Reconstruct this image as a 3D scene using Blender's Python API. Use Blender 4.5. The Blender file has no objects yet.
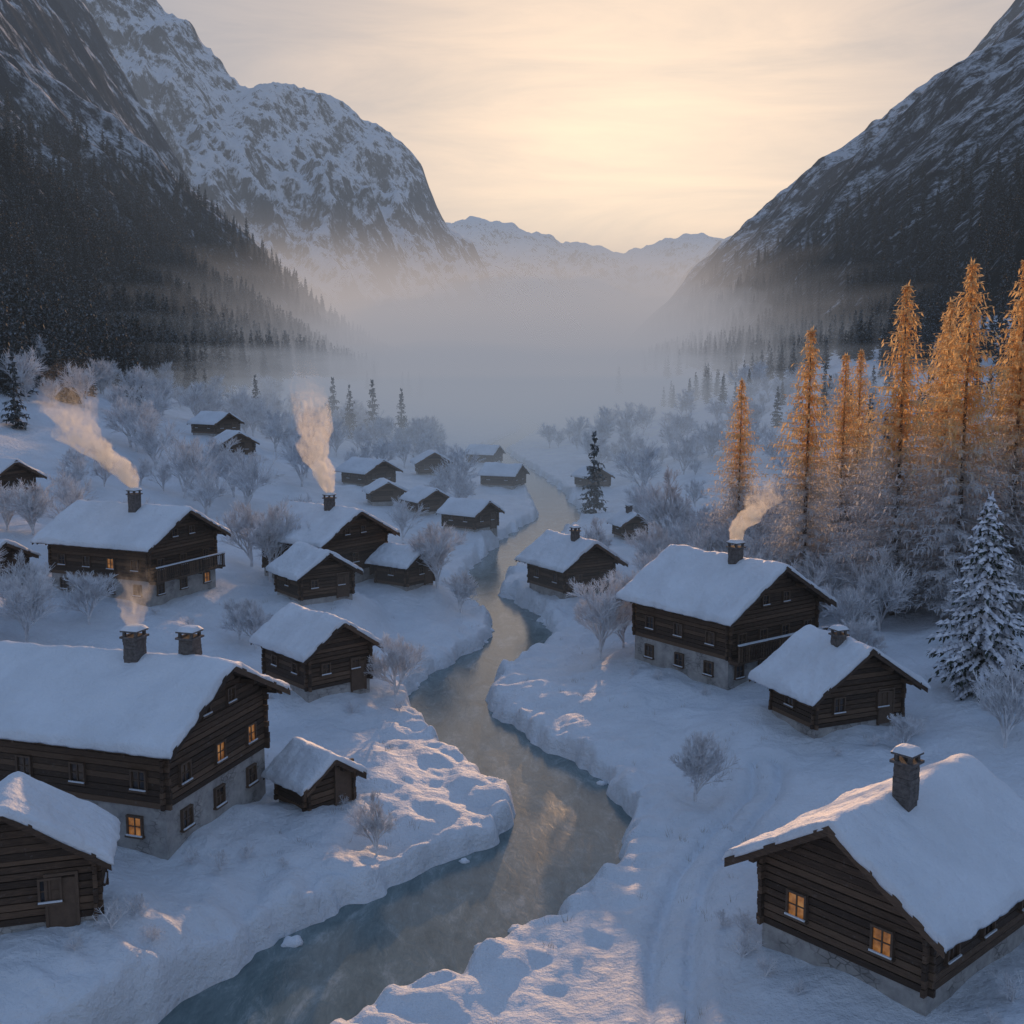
import bpy, math, random
import numpy as np
from mathutils import Vector, Matrix
random.seed(7); np.random.seed(7)
scene = bpy.context.scene
COL = scene.collection

# ------------------------------------------------------------------ noise
_r = np.random.RandomState(11)
PERM = np.concatenate([_r.permutation(256)]*3)
ANG = _r.rand(256)*2*np.pi
GX, GY = np.cos(ANG), np.sin(ANG)
def pn(x, y, seed=0):
    x = np.asarray(x, float)+seed*17.31; y = np.asarray(y, float)+seed*9.77
    xi = np.floor(x).astype(int); yi = np.floor(y).astype(int)
    xf = x-xi; yf = y-yi
    xi &= 255; yi &= 255
    u = xf*xf*xf*(xf*(xf*6-15)+10); v = yf*yf*yf*(yf*(yf*6-15)+10)
    def g(a, b, dx, dy):
        h = PERM[PERM[a]+b]
        return GX[h]*dx+GY[h]*dy
    n00 = g(xi, yi, xf, yf); n10 = g(xi+1, yi, xf-1, yf)
    n01 = g(xi, yi+1, xf, yf-1); n11 = g(xi+1, yi+1, xf-1, yf-1)
    return ((n00*(1-u)+n10*u)*(1-v)+(n01*(1-u)+n11*u)*v)*1.5
def fbm(x, y, o=4, seed=0):
    s = 0; a = 1; t = 0
    for i in range(o):
        s = s+a*pn(x*2**i, y*2**i, seed+i); t += a; a *= .5
    return s/t
def ridged(x, y, o=5, seed=0):
    s = 0; a = 1; t = 0; w = 1
    for i in range(o):
        n = (1-np.abs(pn(x*2**i, y*2**i, seed+i)))**2
        s = s+a*n*w; t += a; a *= .5; w = np.clip(n*1.3, 0, 1)
    return s/t
def sstep(a, b, x):
    t = np.clip((x-a)/(b-a), 0, 1); return t*t*(3-2*t)

# ------------------------------------------------------------------ materials
def newmat(name):
    m = bpy.data.materials.new(name); m.use_nodes = True
    nt = m.node_tree
    return m, nt, nt.nodes['Principled BSDF'], nt.nodes['Material Output']
def N(nt, t, **k):
    n = nt.nodes.new(t)
    for a, b in k.items(): setattr(n, a, b)
    return n
def noise(nt, co, scale, detail=4, rough=.55, dist=0):
    n = N(nt, 'ShaderNodeTexNoise')
    n.inputs['Scale'].default_value = scale; n.inputs['Detail'].default_value = detail
    n.inputs['Roughness'].default_value = rough; n.inputs['Distortion'].default_value = dist
    if co is not None: nt.links.new(co, n.inputs['Vector'])
    return n.outputs['Fac']
def mapping(nt, co, sc=(1, 1, 1), rot=(0, 0, 0)):
    m = N(nt, 'ShaderNodeMapping'); m.inputs['Scale'].default_value = sc; m.inputs['Rotation'].default_value = rot
    nt.links.new(co, m.inputs['Vector']); return m.outputs[0]
def ramp(nt, fac, stops):
    r = N(nt, 'ShaderNodeValToRGB'); e = r.color_ramp.elements
    while len(e) < len(stops): e.new(.5)
    for i, (p, c) in enumerate(stops):
        e[i].position = p; e[i].color = (c[0], c[1], c[2], 1) if not isinstance(c, (int, float)) else (c, c, c, 1)
    nt.links.new(fac, r.inputs[0]); return r.outputs[0]
def math_(nt, op, a, b=None, c=None, clamp=False):
    m = N(nt, 'ShaderNodeMath', operation=op); m.use_clamp = clamp
    for i, v in enumerate((a, b, c)):
        if v is None: continue
        if isinstance(v, (int, float)): m.inputs[i].default_value = v
        else: nt.links.new(v, m.inputs[i])
    return m.outputs[0]
def mixc(nt, f, a, b):
    m = N(nt, 'ShaderNodeMix', data_type='RGBA')
    for s, v in ((m.inputs[0], f), (m.inputs[6], a), (m.inputs[7], b)):
        if isinstance(v, (int, float)): s.default_value = v
        elif isinstance(v, tuple): s.default_value = (*v, 1)
        else: nt.links.new(v, s)
    return m.outputs[2]
def bump(nt, h, strength, dist, bsdf, prev=None):
    b = N(nt, 'ShaderNodeBump'); b.inputs['Strength'].default_value = strength; b.inputs['Distance'].default_value = dist
    nt.links.new(h, b.inputs['Height'])
    if prev is not None: nt.links.new(prev, b.inputs['Normal'])
    nt.links.new(b.outputs[0], bsdf.inputs['Normal']); return b.outputs[0]
def objco(nt): return N(nt, 'ShaderNodeTexCoord').outputs['Object']

def snow_mat(name, lumps=1.0, base=(.80, .83, .88)):
    m, nt, b, o = newmat(name)
    co = objco(nt)
    f = noise(nt, co, .35, 5)
    c = ramp(nt, f, [(.3, tuple(x*.86 for x in base)), (.7, base)])
    nt.links.new(c, b.inputs['Base Color'])
    b.inputs['Roughness'].default_value = .62
    b.inputs['Specular IOR Level'].default_value = .3
    n1 = noise(nt, co, 2.2, 6, .6); n2 = noise(nt, co, 14, 3, .6)
    p = bump(nt, n1, .7*lumps, .5, b)
    bump(nt, n2, .5*lumps, .07, b, p)
    return m
M_SNOW = snow_mat('snow_ground', .85, (.75, .81, .88))
M_RSNOW = snow_mat('snow_roof', .6, (.75, .81, .88))

def wood_mat():
    m, nt, b, o = newmat('weathered_timber')
    co = objco(nt)
    geo = N(nt, 'ShaderNodeNewGeometry')
    rnd = geo.outputs['Random Per Island']
    f = noise(nt, mapping(nt, co, (1.5, 1.5, 16)), 1.5, 6, .65)
    f2 = math_(nt, 'MULTIPLY_ADD', rnd, .45, math_(nt, 'MULTIPLY', f, .8))
    c = ramp(nt, f2, [(.2, (.014, .009, .007)), (.55, (.055, .034, .022)), (.85, (.13, .082, .052))])
    fr = noise(nt, co, 3.5, 6, .75)
    frost = ramp(nt, fr, [(.60, 0), (.78, .3)])
    c = mixc(nt, frost, c, (.35, .36, .38))
    nt.links.new(c, b.inputs['Base Color']); b.inputs['Roughness'].default_value = .85
    bump(nt, f, .6, .03, b)
    return m
M_WOOD = wood_mat()
def stone_mat(name, c0, c1, sc=2.5, masonry=0):
    m, nt, b, o = newmat(name)
    co = objco(nt)
    f = noise(nt, co, sc, 8, .7)
    c = ramp(nt, f, [(.3, c0), (.7, c1)])
    h = noise(nt, co, sc*5, 6, .7)
    if masonry:
        v = N(nt, 'ShaderNodeTexVoronoi', feature='DISTANCE_TO_EDGE'); v.inputs['Scale'].default_value = masonry
        v2 = N(nt, 'ShaderNodeTexVoronoi'); v2.inputs['Scale'].default_value = masonry
        cc = mapping(nt, co, (1, 1, 1.7)); nt.links.new(cc, v.inputs['Vector']); nt.links.new(cc, v2.inputs['Vector'])
        sp = N(nt, 'ShaderNodeSeparateXYZ'); nt.links.new(v2.outputs['Color'], sp.inputs[0])
        e = ramp(nt, v.outputs['Distance'], [(.0, 0), (.07, 1)])
        st = mixc(nt, sp.outputs[0], tuple(x*.55 for x in c0), tuple(x*.8 for x in c1))
        st = mixc(nt, .5, st, c)
        msk = ramp(nt, noise(nt, co, .9, 4), [(.50, 0), (.62, 1)])
        c = mixc(nt, math_(nt, 'MULTIPLY', msk, .8), c, mixc(nt, e, (.10, .10, .10), st))
        h = math_(nt, 'ADD', h, math_(nt, 'MULTIPLY', e, math_(nt, 'MULTIPLY', msk, 1.2)))
    nt.links.new(c, b.inputs['Base Color'])
    b.inputs['Roughness'].default_value = .9
    bump(nt, h, .7, .04, b)
    return m
M_PLASTER = stone_mat('lime_plaster_over_stone', (.22, .22, .22), (.48, .47, .455), 1.2, 2.6)
M_STONE = stone_mat('chimney_stone', (.05, .045, .045), (.20, .18, .17), 6)
M_ROCK = stone_mat('river_rock', (.06, .06, .065), (.22, .22, .23), 2)
def simple(name, col, rough=.8):
    m, nt, b, o = newmat(name); co = objco(nt)
    f = noise(nt, co, 5, 4)
    nt.links.new(ramp(nt, f, [(.3, tuple(x*.7 for x in col)), (.7, col)]), b.inputs['Base Color'])
    b.inputs['Roughness'].default_value = rough; return m
M_FRAME = simple('window_frame_wood', (.12, .08, .055))
M_GRASS = simple('frosted_dry_grass', (.42, .38, .33))
def lit_mat():
    m, nt, b, o = newmat('lit_window'); co = objco(nt)
    f = noise(nt, co, 2.6, 3)
    c = ramp(nt, f, [(.3, (.14, .045, .012)), (.55, (.65, .27, .08)), (.78, (1, .56, .22))])
    b.inputs['Base Color'].default_value = (.1, .05, .02, 1)
    nt.links.new(c, b.inputs['Emission Color']); b.inputs['Emission Strength'].default_value = .32
    b.inputs['Roughness'].default_value = .2
    return m
M_LIT = lit_mat()
m, nt, b, o = newmat('dark_window_glass'); M_GLASS = m
b.inputs['Roughness'].default_value = .12
f = noise(nt, objco(nt), 1.2, 2); nt.links.new(ramp(nt, f, [(.4, (.02, .02, .025)), (.7, (.12, .075, .04))]), b.inputs['Base Color'])

def water_mat():
    m, nt, b, o = newmat('river_water'); co = objco(nt)
    w = mapping(nt, co, (1, .45, 1))
    f = noise(nt, w, .8, 6, .65, .8)
    f3 = noise(nt, mapping(nt, co, (1, .35, 1)), 4.0, 5, .7, 1.5)
    fm_ = math_(nt, 'MULTIPLY_ADD', f3, .35, math_(nt, 'MULTIPLY_ADD', f, .8, -.08))
    c = ramp(nt, fm_, [(.33, (.09, .135, .145)), (.53, (.15, .205, .215)), (.78, (.36, .42, .44))])
    nt.links.new(c, b.inputs['Base Color'])
    b.inputs['Roughness'].default_value = .16
    b.inputs['IOR'].default_value = 1.30
    n1 = noise(nt, w, 2.4, 4, .55, 1.0)
    bump(nt, n1, .16, .10, b)
    return m
M_WATER = water_mat()

def foliage(name, cA, cB, trans, frost=(.7, .72, .75), frost_lo=.5, frost_hi=.7, low_frost=0, fs=1.3):
    m, nt, b, o = newmat(name)
    tc = N(nt, 'ShaderNodeTexCoord'); co = tc.outputs['Object']
    geo = N(nt, 'ShaderNodeNewGeometry')
    c = mixc(nt, geo.outputs['Random Per Island'], cA, cB)
    f = noise(nt, co, fs, 3, .7)
    if low_frost:
        sp = N(nt, 'ShaderNodeSeparateXYZ'); nt.links.new(co, sp.inputs[0])
        lf = math_(nt, 'MULTIPLY_ADD', sp.outputs[2], -low_frost, low_frost*13.0)
        f = math_(nt, 'ADD', f, math_(nt, 'MINIMUM', lf, .3))
    fr = ramp(nt, f, [(frost_lo, 0), (frost_hi, 1)])
    c = mixc(nt, fr, c, frost)
    nt.links.new(c, b.inputs['Base Color']); b.inputs['Roughness'].default_value = .8
    b.inputs['Specular IOR Level'].default_value = .2
    if trans > 0:
        t = N(nt, 'ShaderNodeBsdfTranslucent'); nt.links.new(c, t.inputs[0])
        mx = N(nt, 'ShaderNodeMixShader'); mx.inputs[0].default_value = trans
        nt.links.new(b.outputs[0], mx.inputs[1]); nt.links.new(t.outputs[0], mx.inputs[2])
        nt.links.new(mx.outputs[0], o.inputs[0])
    return m
M_LARCH = foliage('golden_larch_needles', (.92, .70, .38), (.76, .50, .22), .62, (.70, .71, .73), .47, .70, .06)
M_SPRUCE = foliage('spruce_needles', (.03, .045, .035), (.06, .08, .06), 0, (.55, .6, .65), .55, .7)
M_SPSNOW = foliage('spruce_snow', (.75, .78, .84), (.62, .66, .74), 0, (.8, .82, .86), .5, .7)
M_FOREST = foliage('forest_needles', (.022, .032, .030), (.045, .058, .052), 0, (.34, .38, .43), .46, .66)
M_TRUNK = simple('conifer_bark', (.14, .11, .09), .9)
M_FROST = foliage('frosted_branches', (.50, .51, .54), (.68, .69, .72), 0, (.80, .83, .87), .42, .60)

def mountain_mat(name, forest_top, snow_bias=0.0):
    m, nt, b, o = newmat(name)
    geo = N(nt, 'ShaderNodeNewGeometry'); co = geo.outputs['Position']
    sn = N(nt, 'ShaderNodeSeparateXYZ'); nt.links.new(geo.outputs['Normal'], sn.inputs[0])
    sp = N(nt, 'ShaderNodeSeparateXYZ'); nt.links.new(co, sp.inputs[0])
    nA = noise(nt, co, .012, 8, .68); nB = noise(nt, mapping(nt, co, (1, 1, .35)), .07, 8, .75)
    rock = ramp(nt, nB, [(.3, (.028, .034, .045)), (.7, (.10, .115, .14))])
    s = math_(nt, 'ADD', sn.outputs[2], math_(nt, 'MULTIPLY_ADD', nB, 1.9, -.95))
    s = math_(nt, 'ADD', s, math_(nt, 'MULTIPLY_ADD', nA, .9, -.45+snow_bias))
    sf = ramp(nt, s, [(.60, 0), (.82, 1)])
    c = mixc(nt, sf, rock, (.74, .78, .84))
    tl = math_(nt, 'MULTIPLY_ADD', nA, forest_top*1.2, forest_top*.4)
    d = math_(nt, 'DIVIDE', math_(nt, 'SUBTRACT', tl, sp.outputs[2]), forest_top*.7)
    v = noise(nt, mapping(nt, co, (1, 1, .4)), .16, 4, .8)
    ff = math_(nt, 'ADD', d, math_(nt, 'MULTIPLY_ADD', v, 6, -2.9), clamp=True)
    fc = ramp(nt, v, [(.35, (.018, .024, .024)), (.60, (.05, .06, .062)), (.72, (.4, .43, .47))])
    c = mixc(nt, ff, c, fc)
    nt.links.new(c, b.inputs['Base Color']); b.inputs['Roughness'].default_value = 1
    b.inputs['Specular IOR Level'].default_value = .0
    bump(nt, nB, 1.0, 9, b)
    return m

# ------------------------------------------------------------------ mesh helpers
def obj_from(name, verts, faces, mats, parent=None, smooth=False, midx=None, loc=None):
    me = bpy.data.meshes.new(name)
    me.from_pydata([tuple(v) for v in verts], [], faces)
    for mm in (mats if isinstance(mats, (list, tuple)) else [mats]): me.materials.append(mm)
    if midx is not None: me.polygons.foreach_set('material_index', midx)
    if smooth: me.polygons.foreach_set('use_smooth', [True]*len(me.polygons))
    me.update()
    ob = bpy.data.objects.new(name, me)
    COL.objects.link(ob)
    if parent: ob.parent = parent
    if loc: ob.location = loc
    return ob
def grid_obj(name, X, Y, Z, mat, smooth=True):
    ny, nx = X.shape
    me = bpy.data.meshes.new(name)
    V = np.stack([X, Y, Z], -1).reshape(-1, 3).astype(np.float32)
    i = np.arange(ny*nx).reshape(ny, nx)
    F = np.stack([i[:-1, :-1], i[:-1, 1:], i[1:, 1:], i[1:, :-1]], -1).reshape(-1, 4)
    me.vertices.add(len(V)); me.vertices.foreach_set('co', V.ravel())
    me.loops.add(F.size); me.loops.foreach_set('vertex_index', F.ravel().astype(np.int32))
    me.polygons.add(len(F)); me.polygons.foreach_set('loop_start', np.arange(0, F.size, 4, dtype=np.int32))
    me.polygons.foreach_set('use_smooth', np.full(len(F), smooth))
    me.update(calc_edges=True); me.materials.append(mat)
    ob = bpy.data.objects.new(name, me); COL.objects.link(ob); return ob
class MB:
    def __init__(s): s.v = []; s.f = []; s.m = []
    def hexa(s, p, m=0):
        k = len(s.v); s.v += [tuple(q) for q in p]
        for a in ((0, 3, 2, 1), (4, 5, 6, 7), (0, 1, 5, 4), (1, 2, 6, 5), (2, 3, 7, 6), (3, 0, 4, 7)):
            s.f.append(tuple(k+i for i in a)); s.m.append(m)
    def box(s, x0, x1, y0, y1, z0, z1, m=0):
        s.hexa([(x0, y0, z0), (x1, y0, z0), (x1, y1, z0), (x0, y1, z0), (x0, y0, z1), (x1, y0, z1), (x1, y1, z1), (x0, y1, z1)], m)
    def tube(s, p0, p1, r0, r1, n=4, m=0):
        p0 = Vector(p0); p1 = Vector(p1); d = (p1-p0)
        if d.length < 1e-6: return
        q = d.to_track_quat('Z', 'Y'); k = len(s.v)
        for p, r in ((p0, r0), (p1, r1)):
            for i in range(n):
                a = 2*math.pi*i/n; s.v.append(tuple(p+q@Vector((r*math.cos(a), r*math.sin(a), 0))))
        for i in range(n):
            j = (i+1) % n; s.f.append((k+i, k+j, k+n+j, k+n+i)); s.m.append(m)
    def obj(s, name, mats, parent=None, smooth=False, loc=None):
        return obj_from(name, s.v, s.f, mats, parent, smooth, s.m, loc)

# ------------------------------------------------------------------ river course (world metres)
RV = [(10, -22, 3.2), (25, -14.5, 3.1), (34.8, -8.5, 2.9), (38.9, -5.1, 3.4), (43.6, -.9, 3.4), (47.4, 2.0, 2.8), (50.6, 3.1, 2.45),
      (54.4, 2.6, 2.5), (58.7, .6, 2.6), (63.6, -2.4, 2.5), (71.7, -4.6, 2.3), (79.2, -2.7, 2.4), (84.9, .5, 2.3), (91.8, 1.0, 2.2),
      (99.9, -1.2, 2.1), (106.6, -3.3, 2.0), (114.4, -2.9, 2.1), (127, -.9, 2.6), (139, 2, 3.2), (151, 4.5, 3.4), (163, 7.5, 3.2),
      (200, 6, 3), (300, -6, 4), (420, 8, 4), (700, -10, 5), (1200, 15, 6), (3300, 40, 8)]
ry = np.array([a[0] for a in RV], float); rx = np.array([a[1] for a in RV]); rw = np.array([a[2] for a in RV])
yd = np.concatenate([np.arange(10, 260, .6), np.geomspace(260, 3300, 120)])
def smooth_curve(v):
    o = np.interp(yd, ry, v)
    k = np.array([1, 2, 3, 3, 2, 1], float); k /= k.sum()
    for _ in range(2):
        o2 = np.convolve(np.pad(o, 3, 'edge'), k, 'same')[3:-3]; o = np.where(yd < 258, o2, o)
    return o
xd = smooth_curve(rx); wd = smooth_curve(rw)
PATH = np.array([(3.5, 22), (4.3, 27), (5.0, 32.4), (5.6, 36.5), (6.6, 40.6), (8.2, 44.6), (10.4, 48.4), (12.6, 52), (13.4, 56)], float)
pt = np.linspace(0, len(PATH)-1, 160)
PX = np.interp(pt, range(len(PATH)), PATH[:, 0]); PY = np.interp(pt, range(len(PATH)), PATH[:, 1])
kk = np.ones(21)/21
PX = np.convolve(np.pad(PX, 10, 'edge'), kk, 'same')[10:-10]; PY = np.convolve(np.pad(PY, 10, 'edge'), kk, 'same')[10:-10]

HOUSES = [
 dict(n='timber_chalet', c=(-18.4, 49.15), d=(.95, -.3), L=11, W=8, zb=1.9, ze=6.9, zr=9.4, fh=2.0, ch=[(1.6, -.35), (3.9, .5)], rows=True, lit=.35, hc=1.15),
 dict(n='timber_chalet', c=(13.3, 35.7), d=(-.75, -.66), L=7.4, W=6, zb=2.6, ze=5.8, zr=8.2, fh=.7, ch=[(.9, .5)], lit=1, gable_only=True, hc=1.6),
 dict(n='timber_chalet', c=(14.35, 72.85), d=(.6, -.8), L=8.5, W=8.5, zb=2.1, ze=6.9, zr=9.9, fh=1.9, ch=[(1.4, -.6)], rows=True, lit=.06, balc=True, hc=1.2),
 dict(n='timber_chalet', c=(18.3, 60.2), d=(.39, -.92), L=3.8, W=6.0, zb=2.3, ze=4.85, zr=7.4, fh=.5, ch=[(.6, -.5)], lit=.0, hc=.6),
 dict(n='timber_chalet', c=(-17.5, 36.7), d=(.28, -.96), L=2.4, W=5.6, zb=2.6, ze=5.5, zr=7.7, fh=.5, ch=[], lit=.0, oh=.55),
 dict(n='timber_chalet', c=(-31.0, 89.1), d=(.92, -.4), L=10, W=8, zb=4.0, ze=8.7, zr=11.3, fh=1.8, ch=[(1.0, -.8)], rows=True, lit=.06, balc=True, hc=1.5),
 dict(n='timber_chalet', c=(-17.0, 98.85), d=(.8, -.6), L=7.5, W=8, zb=3.4, ze=7.4, zr=10.0, fh=.9, ch=[(1.2, -.5)], rows=False, lit=.0, hc=1.1),
 dict(n='timber_shed', c=(-9.6, 97.0), d=(.8, -.6), L=3.6, W=3.6, zb=2.8, ze=5.3, zr=6.7, fh=.4, ch=[], lit=0),
 dict(n='timber_shed', c=(-16.1, 88.15), d=(.6, -.8), L=4.4, W=4.6, zb=3.6, ze=6.1, zr=7.9, fh=.4, ch=[], lit=0),
 dict(n='timber_chalet', c=(-12.2, 67.05), d=(.66, -.75), L=5.2, W=4.4, zb=2.2, ze=5.4, zr=7.3, fh=.8, ch=[], lit=.0, rows=False),
 dict(n='timber_shed', c=(-9.4, 50.4), d=(.7, -.7), L=2.4, W=2.6, zb=1.4, ze=3.2, zr=4.4, fh=.3, ch=[], lit=0, oh=.45),
 dict(n='timber_chalet', c=(5.5, 100.95), d=(.53, -.85), L=6, W=5.4, zb=1.5, ze=4.6, zr=6.9, fh=.6, ch=[(1.2, -.4)], lit=0, hc=.9),
 dict(n='timber_chalet', c=(-5.2, 136), d=(.8, -.6), L=5, W=4.6, zb=2.2, ze=4.7, zr=6.3, fh=.5, ch=[], lit=0),
 dict(n='timber_chalet', c=(-11.5, 149), d=(.5, -.86), L=4.4, W=4.4, zb=2.6, ze=4.8, zr=6.4, fh=.5, ch=[], lit=0),
 dict(n='timber_chalet', c=(-22.5, 172), d=(.7, -.7), L=6, W=5.6, zb=4.0, ze=6.6, zr=8.5, fh=.5, ch=[], lit=0),
 dict(n='timber_chalet', c=(-18, 155), d=(.3, -.95), L=4, W=4.4, zb=3.2, ze=5.3, zr=6.8, fh=.5, ch=[], lit=0),
 dict(n='timber_chalet', c=(-14.5, 200), d=(.2, -.98), L=5, W=5.5, zb=3.0, ze=5.6, zr=7.6, fh=.5, ch=[], lit=0),
 dict(n='timber_chalet', c=(-50, 186), d=(.8, -.6), L=6, W=5, zb=11, ze=13.4, zr=15.2, fh=.5, ch=[], lit=0),
 dict(n='timber_chalet', c=(-43.5, 172), d=(.5, -.86), L=5, W=5, zb=8.8, ze=11.0, zr=12.8, fh=.5, ch=[], lit=0),
 dict(n='timber_chalet', c=(-56.5, 118), d=(.9, -.4), L=7, W=6, zb=8.2, ze=10.7, zr=12.8, fh=.5, ch=[], lit=0),
 dict(n='timber_chalet', c=(-44, 89), d=(.9, -.4), L=6, W=5, zb=5.0, ze=7.0, zr=8.5, fh=.5, ch=[], lit=0),
 dict(n='timber_chalet', c=(14.2, 131), d=(.3, -.95), L=3, W=3, zb=1.8, ze=4.0, zr=5.4, fh=.5, ch=[(.3, -.3)], lit=0, hc=.6),
 dict(n='timber_chalet', c=(-1.5, 192), d=(.9, -.4), L=6, W=5, zb=1.8, ze=4.2, zr=6, fh=.4, ch=[], lit=0),
 dict(n='timber_chalet', c=(14, 190), d=(.4, -.9), L=4.4, W=4.4, zb=1.8, ze=4.0, zr=5.6, fh=.4, ch=[], lit=0),
 dict(n='timber_chalet', c=(-6, 240), d=(.9, -.4), L=6, W=5, zb=1.8, ze=4.2, zr=6, fh=.4, ch=[], lit=0),
]

def river_dist(x, y):
    x = np.asarray(x, float).ravel(); y = np.asarray(y, float).ravel()
    out = np.abs(x-np.interp(y, yd, xd))-np.interp(y, yd, wd)
    idx = np.where((np.abs(x) < 40) & (y < 260) & (y > 5))[0]
    order = idx[np.argsort(y[idx])]
    for ch in np.array_split(order, max(1, len(order)//4000)):
        if len(ch) == 0: continue
        lo = y[ch].min()-45; hi = y[ch].max()+45
        s = (yd >= lo) & (yd <= hi)
        D = np.sqrt((x[ch, None]-xd[s])**2+(y[ch, None]-yd[s])**2)-wd[s]
        out[ch] = D.min(1)
    return out
def ground_h(x, y, detail=True):
    sh = np.shape(x); x = np.asarray(x, float).ravel(); y = np.asarray(y, float).ravel()
    d = river_dist(x, y)
    xc = np.interp(y, yd, xd)
    left = x < xc
    dn = d+fbm(x/3.4, y/3.4, 2, 3)*1.0+fbm(x/1.1, y/1.1, 1, 9)*.32
    L = np.clip(d, 0, None)
    q = np.where(left, .0022, .0024)
    Lc = np.minimum(L, 68)
    z = 1.0+.05*Lc+q*Lc**2+(L-Lc)*.35
    z += fbm(x/16, y/16, 3, 21)*np.clip(L/10, 0, 1)*1.1
    for h in HOUSES:
        cx, cy = h['c']; R = .62*max(h['L'], h['W'])+2.5
        r = np.hypot(x-cx, y-cy); w = np.exp(-(r/R)**4)
        z = z*(1-w)+(h['zb']+.15)*w
    z += fbm(x/4.5, y/4.5, 2, 31)*.55*np.clip(L/2, .3, 1)
    if detail:
        pd = np.full(len(x), 99.); s = (np.abs(x-8) < 12) & (y < 62) & (y > 15)
        ii = np.where(s)[0]
        for ch in np.array_split(ii, 20):
            if len(ch) == 0: continue
            D = np.hypot(x[ch, None]-PX, y[ch, None]-PY); pd[ch] = D.min(1)
        calm = 1-.85*np.exp(-(pd/1.6)**4)
        # wind-blown, puffy cushions of snow, strongest along the banks
        b1 = np.sqrt(pn(x/2.2, y/2.2, 41)**2+.006); b2 = np.sqrt(pn(x/1.0, y/1.0, 43)**2+.01)
        k = .18+.82*np.exp(-np.clip(d-.6, 0, None)/2.0)
        z += ((b1-.24)*.85+(b2-.24)*.28)*k*calm
        z += fbm(x/1.3, y/1.3, 3, 51)*.11*calm
        z += -.32*np.exp(-((pd-.66)/.24)**2)-.12*np.exp(-(pd/1.3)**4)+.12*np.exp(-((pd-1.4)/.3)**2)+fbm(x/.5, y/.5, 2, 61)*.07*np.exp(-(pd/1.2)**4)
    bank = sstep(-.15, .85, dn)**.6
    z = -.9+(z+.9)*bank
    return z.reshape(sh)

def graded(start, step, fine_to, growth, end):
    a = list(np.arange(start, fine_to, step)); s = step
    while a[-1] < end:
        s *= growth; a.append(a[-1]+s)
    return np.array(a)
gx = graded(0, .15, 19, 1.032, 420); gx = np.concatenate([-gx[:0:-1], gx])
gy = np.concatenate([np.linspace(-80, 20, 30)[:-1], graded(20, .17, 62, 1.015, 3300)])
X, Y = np.meshgrid(gx, gy)
Z = ground_h(X, Y)
grid_obj('snowy_ground', X, Y, Z, M_SNOW)

s_ = np.linspace(-1, 1, 9)
sel = yd[yd < 1300]
RX = xd[:len(sel), None]+s_[None]*(wd[:len(sel), None]*1.6+3); RY = np.repeat(sel[:, None], 9, 1)
grid_obj('river', RX, RY, RX*0, M_WATER)

# ------------------------------------------------------------------ mountains
def left_h(x, y):
    ax = -x
    P = np.interp(ax, [60, 81, 160, 208, 275, 340, 395, 440, 484, 700, 1000, 1500], [-8, 10, 58, 112, 176, 236, 308, 362, 422, 640, 860, 1000])
    h = P-np.clip(y-1150-P*.3, 0, None)*.8
    amp = np.clip(P/140, 0, 1)
    h += amp*(ridged(y/230+ax/900, ax/420, 5, 61)-.62)*62
    h += amp*fbm(ax/60, y/60, 4, 66)*14
    return h
def right_h(x, y):
    P = np.interp(x, [60, 120, 225, 303, 382, 471, 573, 665, 900, 1400], [-14, 26, 136, 212, 262, 335, 395, 490, 660, 820])
    h = P-np.clip(y-1500-P*.3, 0, None)*.8
    amp = np.clip(P/160, 0, 1)
    h += amp*(ridged(y/260-x/700, x/460, 5, 71)-.55)*48
    h += amp*fbm(x/60, y/60, 4, 76)*12
    return h
def lback_h(x, y):
    Hx = np.interp(x, [-1900, -1400, -1050, -860, -728, -607, -520, -437, -350, -256, -200, -143, -40, 65, 160, 260], [1350, 1180, 980, 890, 800, 660, 640, 650, 600, 545, 460, 360, 225, 100, 10, -60])
    y0 = 2600+fbm(x/500, x*0+.3, 3, 81)*200
    dy = np.abs(y-y0)
    h = Hx-dy*.62-(dy/900)**2*60
    amp = np.clip(Hx/250, 0, 1)
    h += amp*((ridged(x/330+y/600, y/420, 6, 84)-.5)*190*sstep(0, 260, dy)+fbm(x/90, y/90, 4, 88)*26)
    h += amp*(ridged(x/150, y/300, 4, 95)-.5)*46
    return h
def make_mtn(name, fn, x0, x1, nx, y0, y1, ny, mat):
    xs = np.linspace(x0, x1, nx); ys = np.linspace(y0, y1, ny)
    X, Y = np.meshgrid(xs, ys)
    return grid_obj(name, X, Y, np.maximum(fn(X, Y), -40), mat)
make_mtn('mountain', left_h, -1300, -60, 360, 60, 2300, 420, mountain_mat('mountain_near', 210, .04))
make_mtn('mountain', right_h, 60, 1300, 360, 60, 2700, 420, mountain_mat('mountain_right', 200, -.06))
make_mtn('mountain', lback_h, -1900, 260, 460, 1400, 3700, 380, mountain_mat('mountain_back', 130, .12))
def ridge_fn(pts, y0, sl, sd, amp):
    px = [p[0] for p in pts]; pz = [p[1] for p in pts]
    def f(x, y):
        Hx = np.interp(x, px, pz); d = np.abs(y-y0-fbm(x/600, x*0, 2, sd)*200)
        return Hx-d*sl+(ridged(x/480+y/900, y/600, 6, sd)-.5)*amp*sstep(0, 350, d)+fbm(x/130, y/130, 4, sd+5)*amp*.22
    return f
make_mtn('mountain', ridge_fn([(-2500, 1100), (-900, 900), (-500, 830), (-330, 815), (-150, 812), (0, 800), (120, 760), (256, 700), (430, 705), (600, 650), (760, 700), (900, 740), (1020, 730), (1120, 690), (1500, 800), (2800, 1000)], 6000, .5, 101, 210),
         -2600, 2900, 420, 4600, 7200, 200, mountain_mat('mountain_far', 100, .12))
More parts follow.
